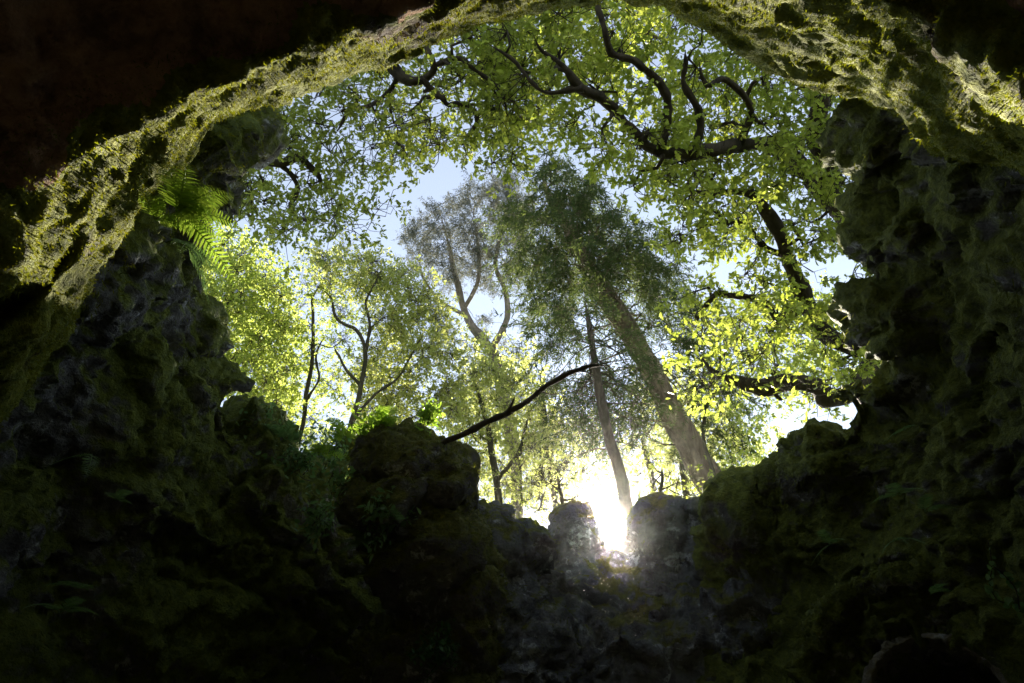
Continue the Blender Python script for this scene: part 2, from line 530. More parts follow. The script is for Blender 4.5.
back = loft([topA + radial * .5, rA + radial * 1.0 + out * .4, rB + radial * 1.1, rB2 + radial * 1.2, rC + radial * 1.2, v1 + radial * 1.1, v2 + radial * 1.0, v3 + radial * 1.0, v4 + radial * 1.2, v5 + radial * 1.2], 120, 90)
def strata(co):
    """beds running along the arch"""
    th = np.arctan2(co[:, 2] - 1.2, co[:, 0]) * 3.0; r = np.hypot(co[:, 0], co[:, 2] - 1.2)
    f = fbm(np.stack((th * 1.1, r * 4.5, co[:, 1] * 4.5), 1), 4, 91)
    hollow = np.exp(-(np.linalg.norm(co - P(8, 300, 2.5), axis=1) / .11) ** 2) + .6 * np.exp(-(np.linalg.norm(co - P(62, 268, 2.65), axis=1) / .07) ** 2)
    return co + unit(CAM - co) * (0.036 * f - 0.38 * hollow)[:, None]


arch_me = rock_mesh('rock_arch', [shell(front, back)], voxel=0.024, smooth=2, big=0.04, crack=0.010, fine=0.022, seed=3, cs=3.0, bigscale=2.0, post=strata)
arch = link('rock_arch', arch_me, M_LIP)
arch_me.materials.append(M_CEIL)
# the vault behind the lip is bare brown stone
nf = len(arch_me.polygons)
fc = np.empty(nf * 3, np.float32); arch_me.polygons.foreach_get('center', fc); fc = fc.reshape(-1, 3)
fn = np.empty(nf * 3, np.float32); arch_me.polygons.foreach_get('normal', fn); fn = fn.reshape(-1, 3)
lipc = catmull(rC, 300)
dmin = np.full(nf, 1e9); sel = np.zeros(nf, int)
for i in range(0, 300):
    dd = (fc[:, 0] - lipc[i, 0]) ** 2 + (fc[:, 2] - lipc[i, 2]) ** 2
    b_ = dd < dmin; dmin = np.where(b_, dd, dmin); sel = np.where(b_, i, sel)
edge_y = lipc[sel, 1]
behind = fc[:, 1] < edge_y - 0.03 + 0.10 * vnoise(fc.astype(float) * 5.0, 77)
arch_me.polygons.foreach_set('material_index', behind.astype(np.int32))
tag(arch, 'overhanging rock arch framing the top of view, its sunlit lip covered in yellow green moss', 'rock arch')


def surface_samples(me, n, keep=None, seed=1):
    rg = np.random.default_rng(seed)
    m = len(me.polygons)
    c = np.empty(m * 3, np.float32); me.polygons.foreach_get('center', c); c = c.reshape(-1, 3).astype(float)
    nn = np.empty(m * 3, np.float32); me.polygons.foreach_get('normal', nn); nn = nn.reshape(-1, 3).astype(float)
    a = np.empty(m, np.float32); me.polygons.foreach_get('area', a)
    pr = a.astype(float)
    if keep is not None: pr = pr * keep(c, nn)
    pr /= pr.sum()
    i = rg.choice(m, n, p=pr)
    jit = rg.normal(0, 1, (n, 3)); jit -= (jit * nn[i]).sum(1, keepdims=True) * nn[i]
    return c[i] + jit * 0.6 * np.sqrt(a[i])[:, None], nn[i]


def fuzz(parent, me, n, mat, length, keep, seed, droop=0.6, width=1.0):
    p, nn = surface_samples(me, n, keep, seed)
    rg = np.random.default_rng(seed + 1)
    d = nn + rg.normal(0, .55, (n, 3)) + np.array((0, 0, -droop))
    tv = np.array(BLADE_V) * np.array((1, width, 1))
    return link('moss', leaf_mesh('moss', tv, BLADE_F, p + np.array(parent.location) - nn * .004, d, rg.normal(0, 1, (n, 3)), length * rg.uniform(.4, 1.4, n)), mat, parent)


def lipkeep(c, n):
    k = np.interp(c[:, 0], lipc[:, 0], lipc[:, 1])
    msk = (c[:, 1] > k - 0.12) & (n @ unit(CAM - c.mean(0)) > -2)
    face = (n * (CAM - c)).sum(1) > -0.5
    patch = fbm(c * 3.5, 3, 31) > -0.45
    return (msk & face & patch).astype(float) + 1e-9


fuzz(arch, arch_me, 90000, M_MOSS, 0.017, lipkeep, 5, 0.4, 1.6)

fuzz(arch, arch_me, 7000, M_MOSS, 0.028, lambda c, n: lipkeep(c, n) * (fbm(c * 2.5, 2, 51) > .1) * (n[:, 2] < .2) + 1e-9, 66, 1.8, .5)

# ------------------------------------------------------------------ rock walls
def wall(name, label, cat, rows, backvec, mat, nu=60, nv=60, extra=(), group=None, **kw):
    rows = [np.array([P(*c) for c in r]) for r in rows]
    fr = loft(rows, nu, nv)
    bv = np.array(backvec)
    bk = fr + bv[None, None, :]
    me = rock_mesh(name, [shell(fr, bk)] + list(extra), **kw)
    n = len(me.vertices); a = np.empty(n * 3, np.float32); me.vertices.foreach_get('co', a); a = a.reshape(-1, 3)
    org = np.array((a[:, 0].mean(), a[:, 1].mean(), a[:, 2].min()))
    o = link(name, me, mat, None, org)
    tag(o, label, cat, group)
    return o


def boulder(name, label, blobs, mat, group=None, cat='boulder', **kw):
    me = rock_mesh(name, [blob(*b) for b in blobs], **kw)
    n = len(me.vertices); a = np.empty(n * 3, np.float32); me.vertices.foreach_get('co', a); a = a.reshape(-1, 3)
    o = link(name, me, mat, None, np.array((a[:, 0].mean(), a[:, 1].mean(), a[:, 2].min())))
    tag(o, label, cat, group)
    return o


def face_cam(c, n):
    return 1.0


# left wall. Rows run top to bottom; points run from the left of the view to the silhouette
lw = wall('rock_wall', 'dark overhanging rock wall with moss streaks below the left end of the arch', 'rock wall', [
    [(-420, 60, 1.70), (-130, 80, 2.65), (60, 110, 3.70), (180, 112, 4.30), (258, 108, 4.80)],
    [(-420, 140, 1.70), (-130, 190, 2.55), (50, 200, 3.50), (160, 180, 4.00), (248, 165, 4.70)],
    [(-420, 240, 1.70), (-130, 270, 2.45), (40, 270, 3.30), (140, 235, 3.80), (206, 222, 4.60)],
    [(-420, 350, 1.70), (-130, 360, 2.55), (30, 350, 3.50), (130, 300, 3.90), (208, 285, 4.80)],
    [(-420, 450, 1.70), (-130, 450, 2.65), (20, 430, 3.60), (125, 380, 4.10), (200, 345, 4.90)],
    [(-420, 560, 1.70), (-130, 550, 2.65), (30, 520, 3.70), (150, 460, 4.30), (236, 405, 5.10)],
    [(-420, 700, 1.70), (-130, 700, 2.65), (30, 660, 3.70), (170, 600, 4.40), (290, 560, 5.40)],
    [(-420, 1000, 1.50), (-130, 1000, 2.35), (30, 960, 3.30), (170, 930, 3.90), (290, 900, 4.70)],
], (-1.3, 0.9, 0.15), M_WALL, extra=[blob(218, 385, 5.2, 24, 26, .35), blob(190, 325, 4.9, 26, 34, .4), blob(222, 190, 4.8, 24, 30, .3), blob(252, 135, 4.9, 18, 26, .3)],
    voxel=0.03, seed=21, big=0.13, crack=0.042, fine=0.035)
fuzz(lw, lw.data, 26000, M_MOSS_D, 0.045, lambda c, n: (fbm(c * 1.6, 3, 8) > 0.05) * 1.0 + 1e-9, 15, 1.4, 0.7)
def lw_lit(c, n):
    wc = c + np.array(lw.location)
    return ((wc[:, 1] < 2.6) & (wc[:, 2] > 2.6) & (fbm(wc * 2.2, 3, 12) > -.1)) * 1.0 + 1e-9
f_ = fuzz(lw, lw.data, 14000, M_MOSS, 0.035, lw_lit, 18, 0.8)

# left slope under the pale trees
ls = wall('rock_slope', 'dark fern grown rock slope between the left wall and the middle outcrop', 'rock slope', [
    [(190, 395, 5.6), (250, 408, 5.9), (300, 438, 6.2), (350, 436, 6.3), (400, 432, 6.4)],
    [(150, 440, 4.9), (230, 450, 5.2), (300, 480, 5.5), (360, 490, 5.7), (410, 490, 5.9)],
    [(120, 520, 4.5), (210, 530, 4.8), (290, 550, 5.1), (370, 560, 5.4), (440, 570, 5.7)],
    [(100, 640, 4.2), (200, 640, 4.5), (290, 650, 4.9), (380, 660, 5.2), (460, 670, 5.5)],
    [(60, 1000, 3.2), (180, 1000, 3.5), (290, 1000, 4.0), (380, 1000, 4.3), (480, 1000, 4.6)],
], (-0.3, 1.6, -0.5), M_WALL, voxel=0.035, seed=33, big=0.14, crack=0.075, fine=0.04)
fuzz(ls, ls.data, 16000, M_MOSS_D, 0.05, lambda c, n: (fbm(c * 1.4, 3, 9) > 0.0) * 1.0 + 1e-9, 25, 1.2, 0.7)

oc = boulder('rock_outcrop', 'mossy brown rock outcrop with a pale grey cap left of the bare branch', [
    (411, 459, 4.96, 43, 27, 0.41), (446, 474, 4.87, 21, 23, 0.36), (401, 512, 4.79, 43, 36, 0.45), (426, 562, 4.70, 50, 64, 0.45), (456, 612, 4.70, 50, 64, 0.45), (426, 672, 4.62, 67, 55, 0.45), (391, 457, 5.04, 25, 22, 0.36)],
    rock_mat('brown_mossy_outcrop', (.07, .062, .056), (.19, .175, .16), (.50, .49, .48), (.07, .075, .013), (.19, .18, .028), 0.54, 0.95), voxel=0.03, seed=41, big=0.08, crack=0.04, fine=0.035)
mb = boulder('rim_boulder', 'rounded mossy boulder with a blue grey face right of the outcrop', [
    (495, 545, 6.1, 44, 34, .5), (520, 545, 6.2, 26, 30, .4), (465, 530, 6.0, 26, 30, .4), (490, 600, 6.0, 50, 60, .5), (520, 660, 5.9, 60, 60, .5)],
    M_GREY, 'boulders along the sunlit rim', voxel=0.03, seed=52, big=0.06, crack=0.035, fine=0.03)
b1 = boulder('rim_boulder', 'upright dome topped boulder just left of the sun gap', [
    (575, 545, 6.9, 27, 43, .34), (566, 565, 6.9, 28, 46, .4), (574, 600, 6.7, 42, 50, .4), (560, 640, 6.6, 44, 70, .5)],
    M_GREY, 'boulders along the sunlit rim', voxel=0.025, seed=61, big=0.04, crack=0.02, fine=0.025)
b2 = boulder('rim_boulder', 'broad round boulder just right of the sun gap', [
    (662, 540, 6.7, 38, 43, .36), (646, 548, 6.7, 20, 42, .34), (650, 605, 6.6, 46, 60, .45), (660, 660, 6.4, 60, 70, .55)],
    M_GREY, 'boulders along the sunlit rim', voxel=0.025, seed=66, big=0.04, crack=0.02, fine=0.025)
b3 = boulder('rim_boulder', 'small pointed grey boulder beside the base of the big leaning trunk', [
    (697, 530, 6.5, 12, 30, .18), (700, 560, 6.4, 20, 40, .3)],
    M_GREY, 'boulders along the sunlit rim', voxel=0.03, seed=71, big=0.04, crack=0.04, fine=0.02)
b4 = boulder('rim_boulder', 'low stone wedged at the bottom of the sun gap', [(607, 566, 6.75, 20, 15, .25), (618, 576, 6.75, 16, 16, .25)],
    M_GREY, 'boulders along the sunlit rim', voxel=0.02, seed=75, big=0.03, crack=0.02, fine=0.02)
fw = wall('rock_wall', 'low blue grey rock face in shade under the sun gap', 'rock wall', [
    [(440, 575, 6.0), (540, 575, 6.4), (612, 562, 6.75), (680, 560, 6.4), (780, 540, 6.0)],
    [(440, 640, 5.6), (540, 630, 5.9), (610, 620, 6.1), (680, 620, 5.9), (780, 600, 5.6)],
    [(440, 720, 5.2), (540, 720, 5.4), (610, 720, 5.6), (680, 720, 5.4), (780, 720, 5.2)],
    [(440, 1050, 4.3), (540, 1050, 4.4), (610, 1050, 4.6), (680, 1050, 4.4), (780, 1050, 4.2)],
], (0, 1.5, -0.4), M_GREY, voxel=0.035, seed=83, big=0.12, crack=0.06, fine=0.04)
for o, k in ((mb, 5000), (oc, 9000), (b1, 1500), (b2, 2000)):
    fuzz(o, o.data, k, M_MOSS_D, 0.04, lambda c, n: ((n[:, 2] + fbm(c * 2, 2, 3)) > 0.2) * 1.0 + 1e-9, 55, 0.8, 0.8)

# right wall; the niche opening in its lower part is a real recess
NC = P(945, 714, 4.1)
NA = unit((P(945, 714, 4.1) - CAM) * np.array((1, 1, 0.15)))
NH = unit(np.cross(NA, (0, 0, 1.0))); NU = np.cross(NH, NA)
NR = 62 * 4.1 / F


def dig(co):
    r = co - NC; ax = r @ NA; h = r @ NH; u = r @ NU
    q = np.hypot(h, np.maximum(u, 0)) / NR
    s = np.clip((1.02 - q) / 0.12, 0, 1)
    return co + NA[None, :] * (s * np.where((ax < 0.6) & (ax > -1.0), 1.3, 0))[:, None]


rw = wall('rock_wall', 'tall dark mossy rock wall under the right end of the arch', 'rock wall', [
    [(858, 40, 4.2), (880, 60, 3.9), (960, 80, 3.2), (1060, 90, 2.7), (1220, 100, 2.0), (1500, 100, 1.5)],
    [(866, 150, 4.2), (910, 150, 3.9), (980, 160, 3.3), (1080, 180, 2.8), (1240, 200, 2.1), (1500, 200, 1.5)],
    [(876, 240, 4.3), (920, 240, 4.0), (990, 250, 3.5), (1080, 260, 2.9), (1240, 270, 2.2), (1500, 270, 1.5)],
    [(868, 330, 4.5), (910, 330, 4.2), (980, 330, 3.7), (1080, 340, 3.0), (1240, 350, 2.2), (1500, 350, 1.5)],
    [(858, 400, 4.8), (900, 400, 4.5), (970, 410, 3.9), (1080, 420, 3.2), (1240, 430, 2.3), (1500, 430, 1.6)],
    [(775, 482, 5.5), (840, 474, 5.0), (940, 490, 4.3), (1060, 500, 3.5), (1240, 510, 2.4), (1500, 520, 1.6)],
    [(715, 505, 6.1), (790, 530, 5.5), (920, 560, 4.5), (1060, 580, 3.6), (1240, 600, 2.4), (1500, 600, 1.6)],
    [(700, 610, 5.9), (790, 640, 5.3), (920, 660, 4.4), (1060, 680, 3.5), (1240, 700, 2.4), (1500, 700, 1.6)],
    [(690, 1050, 4.4), (790, 1050, 4.0), (920, 1050, 3.3), (1060, 1050, 2.7), (1240, 1050, 2.0), (1500, 1000, 1.4)],
], (1.3, 1.0, 0.1), M_WALL_R, nu=70, nv=70, extra=[blob(862, 130, 4.3, 22, 52, .35), blob(884, 190, 4.3, 24, 26, .35), blob(884, 238, 4.3, 30, 34, .4), blob(876, 320, 4.5, 30, 42, .4),
    blob(862, 392, 4.8, 28, 20, .35), blob(826, 458, 5.3, 46, 30, .4), blob(796, 476, 5.5, 26, 24, .3), blob(745, 505, 6.0, 34, 18, .4)],
    voxel=0.03, seed=91, big=0.12, crack=0.040, fine=0.035, post=dig)
fuzz(rw, rw.data, 30000, M_MOSS_D, 0.05, lambda c, n: (fbm(c * 1.5, 3, 28) > -0.05) * 1.0 + 1e-9, 35, 1.5, 0.6)

# small stone arch round the niche
def niche():
    t = empty('stone_niche', NC - NU * 0.9 - NA * .1)
    tag(t, 'small round stone arch with pale rim and dark opening low on the right wall', 'stone arch')
    def ring(r0, r1, a0, a1, z0, z1, name, mat, **kw):
        n = 50
        th = np.linspace(a0, a1, n)
        fr, bk = [], []
        for rr in np.linspace(r0, r1, 6):
            fr.append([NC + NA * z0 + rr * (math.cos(x) * NH + math.sin(x) * NU) for x in th])
            bk.append([NC + NA * z1 + rr * (math.cos(x) * NH + math.sin(x) * NU) for x in th])
        me = rock_mesh(name, [shell(np.array(fr), np.array(bk))], **kw)
        return link(name, me, mat, t)
    ring(NR * 1.0, NR * 1.16, -.25, math.pi + .25, -.20, .35, 'rim', rock_mat('niche_stone', (.20, .18, .14), (.36, .32, .25), (.55, .56, .56), (.05, .045, .02), (.08, .07, .03), .25, .6), voxel=.014, smooth=1, big=.004, crack=.008, fine=.005, seed=5, cs=5)
    h = ring(NR * 1.16, NR * 1.95, -.25, math.pi + .25, -.14, .3, 'voussoirs', M_WALL_R, voxel=.025, smooth=1, big=.03, crack=.05, fine=.02, seed=6, cs=4)
    h = ring(NR * 1.92, NR * 2.2, -.1, math.pi + .1, -.24, .2, 'moss_band', M_WALL_R, voxel=.025, smooth=1, big=.03, crack=.03, fine=.02, seed=7, cs=4)
    fuzz_me = h.data
    p, nn = surface_samples(fuzz_me, 5000, None, 3)
    rg = np.random.default_rng(9)
    link('moss', leaf_mesh('moss', BLADE_V, BLADE_F, p + np.array(t.location), nn + rg.normal(0, .5, (5000, 3)) + np.array((0, 0, -.6)), rg.normal(0, 1, (5000, 3)), rg.uniform(.02, .05, 5000)), M_MOSS_D, h)
niche()

# ------------------------------------------------------------------ trees
def sun_gap(p, r=0.30, far=200):
    """True where a leaf would stand in the open line to the sun"""
    q = p - CAM; t = q @ SUN
    d = np.linalg.norm(q - t[:, None] * SUN[None, :], axis=1)
    return (t > 0) & (d < r)


def open_glade(p, rg, keep=.34):
    """the low sun reaches the arch through a thin place in the trees: True where a leaf stays"""
    t = (p[:, 1] - 1.6) / SUN[1]
    x = p[:, 0] - t * SUN[0]; z = p[:, 2] - t * SUN[2]
    inside = (t > 4.0) & (np.abs(x) < 3.0) & (z > 2.7) & (z < 5.2)
    return ~inside | (rg.uniform(0, 1, len(p)) < keep)


def pxpath(ctrl, n_per=6, wob=0.03, seed=0, k=1.0):
    """ctrl: list of (px,py,d,rpx) -> points, radii"""
    ctrl = [(a, b, d * k, r) for a, b, d, r in ctrl]; wob = wob * k
    pts = np.array([P(a, b, d) for a, b, d, r in ctrl]); rad = np.array([r * d / F for a, b, d, r in ctrl])
    n = (len(ctrl) - 1) * n_per + 1
    p = catmull(pts, n); u = np.linspace(0, len(ctrl) - 1, n); r = np.interp(u, np.arange(len(ctrl)), rad)
    rg = np.random.default_rng(seed)
    w_ = np.stack([vnoise(np.stack((u * 1.3, u * 0 + seed, u * 0 + j * 9.7), 1), 5) for j in range(3)], 1)
    r = r * np.clip((1 - np.linspace(0, 1, n)) * 7, .12, 1)
    return p + w_ * wob, r


def wander(a, b, n, amp, rg, sag=0.0):
    """a crooked line from a to b"""
    t = np.linspace(0, 1, n)[:, None]
    L = np.linalg.norm(b - a)
    p = a + (b - a) * t
    off = np.cumsum(rg.normal(0, 1, (n, 3)), 0); off -= off[0] + (off[-1] - off[0]) * t
    p = p + off * amp * L / math.sqrt(n)
    p[:, 2] += sag * L * 4 * (t * (1 - t))[:, 0]
    return p


def in_poly(x, y, poly):
    c = False; n = len(poly); j = n - 1
    for i in range(n):
        xi, yi = poly[i]; xj, yj = poly[j]
        if (yi > y) != (yj > y) and x < (xj - xi) * (y - yi) / (yj - yi) + xi: c = not c
        j = i
    return c


def sample_clumps(poly, holes, n, dmin, dmax, sep, rg, k=1.0):
    dmin, dmax, sep = dmin * k, dmax * k, sep * k
    xs = [p[0] for p in poly]; ys = [p[1] for p in poly]; out = []
    tries = 0
    while len(out) < n and tries < n * 60:
        tries += 1
        x = rg.uniform(min(xs), max(xs)); y = rg.uniform(min(ys), max(ys))
        if not in_poly(x, y, poly): continue
        if any(((x - hx) / rx) ** 2 + ((y - hy) / ry) ** 2 < 1 for hx, hy, rx, ry in holes): continue
        d = rg.uniform(dmin, dmax); p = P(x, y, d)
        if out and np.min(np.linalg.norm(np.array(out) - p, axis=1)) < sep: continue
        out.append(p)
    return np.array(out)


def broad_tree(name, label, trunk, limbs, clumps, bark, leafm, tmpl, seed, rosettes=9, per=6, leaf=0.11, crad=0.42, twig_amp=0.45,
               group=None, base=None, crook=0.5, r0=0.02, spread=0.35):
    """trunk and limbs: (points, radii); clumps: centres of the leaf clumps"""
    rg = np.random.default_rng(seed)
    root = empty(name, base if base is not None else trunk[0][0])
    tag(root, label, 'tree', group)
    link('trunk', tubes_mesh('trunk', [trunk], 12, .14, seed), bark, root)
    for k, lm in enumerate(limbs):
        link('limb', tubes_mesh('limb', [lm], 10, .42, seed + k), bark, root)
    sk = np.concatenate([trunk[0][len(trunk[0]) // 2:]] + [l[0] for l in limbs]); skr = np.concatenate([trunk[1][len(trunk[0]) // 2:]] + [l[1] for l in limbs])
    order = np.argsort([np.min(np.linalg.norm(sk - c, axis=1)) for c in clumps])
    tw = []; pos = []; dr = []; nm = []; sz = []
    for ci in order:
        c = clumps[ci]
        dd = np.linalg.norm(sk - c, axis=1)
        i = int(np.argmin(dd + rg.uniform(0, .25, len(dd))))
        a = sk[i]; L = dd[i]
        n = max(4, int(L / 0.10) + 2); n = min(n, 26)
        p = wander(a, c, n, crook * .5, rg)
        ra = min(skr[i] * .75, r0 + 0.006 * L); rb = 0.005
        rr = np.linspace(ra, rb, n)
        tw.append((p, rr)); sk = np.concatenate((sk, p[1:])); skr = np.concatenate((skr, rr[1:]))
        for k in range(rosettes):
            v = unit(rg.normal(0, 1, 3) * np.array((1, 1, .7))); e = c + v * crad * rg.uniform(.25, 1.15)
            s = p[rg.integers(max(1, n // 2), n)]
            tp = wander(s, e, 4, .35, rg)
            tw.append((tp, np.linspace(.005, .002, 4)))
            m = per
            ax = unit(tp[-1] - tp[-2])
            ld = ax * .6 + rg.normal(0, .8, (m, 3)) + np.array((0, 0, -spread))
            pos.append(e + rg.normal(0, leaf * .42, (m, 3))); dr.append(ld); nm.append(rg.normal(0, .55, (m, 3)) + np.array((0, 0, 1.0))); sz.append(leaf * rg.uniform(.45, 1.4, m))
    pos = np.concatenate(pos); dr = np.concatenate(dr); nm = np.concatenate(nm); sz = np.concatenate(sz)
    ok = ~sun_gap(pos) & open_glade(pos, rg)
    link('branchwork', tubes_mesh('branchwork', tw, 6, .15, seed), bark, root)
    link('crown', leaf_mesh('crown', tmpl[0], tmpl[1], pos[ok], dr[ok], nm[ok], sz[ok]), leafm, root)
    return root


OAK = (OAK_V, OAK_F); OVAL = (OVAL_V, OVAL_F)

# big oak leaning in from the right
tb = np.array((5.9, 6.6, GZ(5.9, 6.6) - .2))
fork = P(905, 300, 9.2)
tr_p = catmull([tb, tb + (0.05, -.05, 1.6), fork * .5 + tb * .5 + (0.1, 0, 0.9), fork, P(895, 200, 9.6), P(868, 150, 9.8), P(835, 60, 10.2)], 40)
tr_r = np.interp(np.linspace(0, 1, 40), [0, .1, .5, 1], [.42, .32, .22, .10])
lim = [
    pxpath([(905, 300, 9.2, 15), (880, 362, 8.8, 13), (840, 398, 8.4, 11), (815, 386, 8.2, 9.5), (788, 381, 8.1, 9), (760, 387, 8.0, 8), (735, 382, 8.0, 6), (712, 370, 8.0, 3.5), (695, 352, 8.1, 2)], seed=1),
    pxpath([(905, 300, 9.2, 14), (870, 345, 8.8, 10), (846, 350, 8.5, 8), (824, 333, 8.4, 7.5), (806, 300, 8.2, 7), (786, 256, 8.0, 6.5), (768, 215, 7.8, 6), (752, 194, 7.7, 4.5), (732, 192, 7.6, 3.5), (695, 192, 7.5, 3), (655, 178, 7.4, 2)], seed=2),
    pxpath([(806, 300, 8.2, 5), (790, 316, 8.2, 4.5), (772, 315, 8.2, 4.5), (755, 297, 8.2, 4), (735, 297, 8.2, 3.5), (715, 296, 8.2, 3), (700, 312, 8.2, 2), (690, 330, 8.3, 1.5)], seed=3),
    pxpath([(895, 200, 9.6, 13), (850, 215, 8.8, 11), (832, 200, 8.4, 10), (826, 165, 8.1, 9.5), (814, 125, 7.9, 8.5), (819, 88, 7.7, 7), (826, 40, 7.6, 6), (800, -40, 7.5, 4)], seed=4),
    pxpath([(832, 200, 8.4, 9), (800, 165, 7.9, 8.5), (765, 145, 7.5, 8), (738, 147, 7.3, 7.5), (712, 151, 7.1, 7), (680, 153, 7.0, 6.5), (655, 150, 6.9, 6.5), (632, 132, 6.8, 6), (620, 112, 6.7, 6), (600, 97, 6.6, 5.5), (580, 88, 6.5, 4.5), (562, 66, 6.4, 3.5), (543, 52, 6.4, 3), (530, 30, 6.3, 2)], seed=5, wob=.02),
    pxpath([(660, 150, 6.9, 5), (666, 120, 6.8, 4.5), (664, 92, 6.7, 4.5), (650, 72, 6.6, 4.5), (632, 60, 6.5, 4), (610, 52, 6.5, 3.5), (603, 30, 6.4, 3), (598, 2, 6.4, 2.5), (588, -40, 6.3, 2)], seed=6, wob=.02),
    pxpath([(700, 151, 7.05, 4), (697, 112, 6.9, 3.5), (682, 78, 6.8, 3), (688, 48, 6.7, 2)], seed=7),
    pxpath([(738, 147, 7.3, 4), (752, 112, 7.1, 3.5), (728, 82, 6.9, 3), (706, 88, 6.8, 2.5), (700, 62, 6.7, 2)], seed=8),
    pxpath([(580, 88, 6.5, 3.5), (560, 92, 6.5, 3), (536, 84, 6.5, 2.5), (515, 62, 6.5, 2), (490, 45, 6.5, 1.5)], seed=9),
    pxpath([(786, 256, 8.0, 4), (768, 250, 8.0, 3), (745, 226, 8.0, 2.5), (718, 224, 8.0, 2), (690, 232, 8.0, 1.5)], seed=10),
]
rg0 = np.random.default_rng(5)
polyR = [(560, -30), (700, -30), (850, 70), (862, 160), (880, 230), (880, 290), (865, 370), (845, 400), (800, 405), (740, 412), (700, 395), (690, 330), (668, 240), (625, 185), (560, 140), (520, 190), (488, 130), (470, 60)]
holesR = [(692, 268, 24, 24), (562, 148, 20, 18), (786, 412, 46, 14), (640, 72, 14, 12), (668, 30, 10, 9), (730, 300, 10, 14), (648, 20, 9, 9), (792, 76, 9, 9), (755, 310, 12, 10), (655, 215, 20, 18), (716, 150, 12, 9), (530, 165, 12, 18), (735, 262, 12, 10)]
clR = sample_clumps(polyR, holesR, 195, 6.6, 9.2, .37, rg0)
broad_tree('oak_tree', 'spreading oak with crooked dark limbs reaching in over the right wall', (tr_p, tr_r), lim, clR, M_OAKBARK, M_OAK, OAK, 101, rosettes=14, per=11, leaf=.078, crad=.36, crook=.8, r0=.026, base=tb)

# oak on the left, most of it behind the wall
tb2 = np.array((-5.6, 6.9, GZ(-5.6, 6.9) - .2))
fk2 = P(130, 170, 9.5)
tr2 = (catmull([tb2, tb2 + (0, 0, 1.5), tb2 * .45 + fk2 * .55 + (-.1, 0, .3), fk2, P(190, 60, 9.6), P(270, -20, 9.3)], 36), np.interp(np.linspace(0, 1, 36), [0, .1, .5, 1], [.34, .27, .19, .07]))
lim2 = [
    pxpath([(130, 170, 9.5, 11), (190, 165, 8.6, 7), (240, 152, 8.0, 5), (262, 160, 7.8, 4.5), (282, 164, 7.7, 4), (300, 158, 7.6, 3), (316, 176, 7.6, 2.5), (322, 200, 7.6, 2)], seed=21),
    pxpath([(190, 60, 9.6, 10), (280, 50, 8.4, 7), (360, 52, 7.5, 6), (388, 62, 7.2, 5.5), (402, 78, 7.1, 5), (424, 78, 7.0, 4.5), (434, 62, 6.9, 4), (424, 44, 6.9, 3), (432, 20, 6.9, 2)], seed=22, wob=.02),
    pxpath([(424, 78, 7.0, 4), (436, 92, 7.0, 3.5), (446, 102, 7.0, 3), (468, 104, 7.0, 2.5), (476, 122, 7.0, 2.2), (466, 146, 7.1, 1.6)], seed=23),
    pxpath([(282, 164, 7.7, 3), (296, 180, 7.7, 2.5), (292, 205, 7.7, 2), (306, 225, 7.7, 1.5)], seed=24),
    pxpath([(402, 78, 7.1, 3), (380, 100, 7.2, 2.5), (352, 110, 7.3, 2), (338, 130, 7.4, 1.6)], seed=25),
    pxpath([(434, 62, 6.9, 3), (460, 58, 6.9, 2.5), (478, 72, 6.9, 2), (500, 92, 6.9, 1.6), (512, 130, 7.0, 1.3)], seed=26),
]
polyL = [(225, 110), (300, 70), (420, 20), (500, 0), (560, 30), (540, 120), (520, 180), (480, 150), (440, 150), (400, 160), (395, 190), (385, 225), (340, 240), (300, 228), (262, 235), (235, 215)]
holesL = [(392, 175, 18, 14), (352, 62, 10, 8), (346, 45, 10, 8), (300, 195, 12, 9), (405, 62, 9, 8), (360, 150, 12, 8), (455, 85, 10, 8), (500, 110, 9, 12), (270, 190, 8, 8)]
clL = sample_clumps(polyL, holesL, 98, 6.8, 8.6, .36, rg0)
broad_tree('oak_tree', 'oak with dark twisted twigs hanging in below the left end of the arch', tr2, lim2, clL, M_OAKBARK, M_OAK_D, OAK, 102, rosettes=13, per=11, leaf=.066, crad=.36, crook=.8, r0=.022, base=tb2)

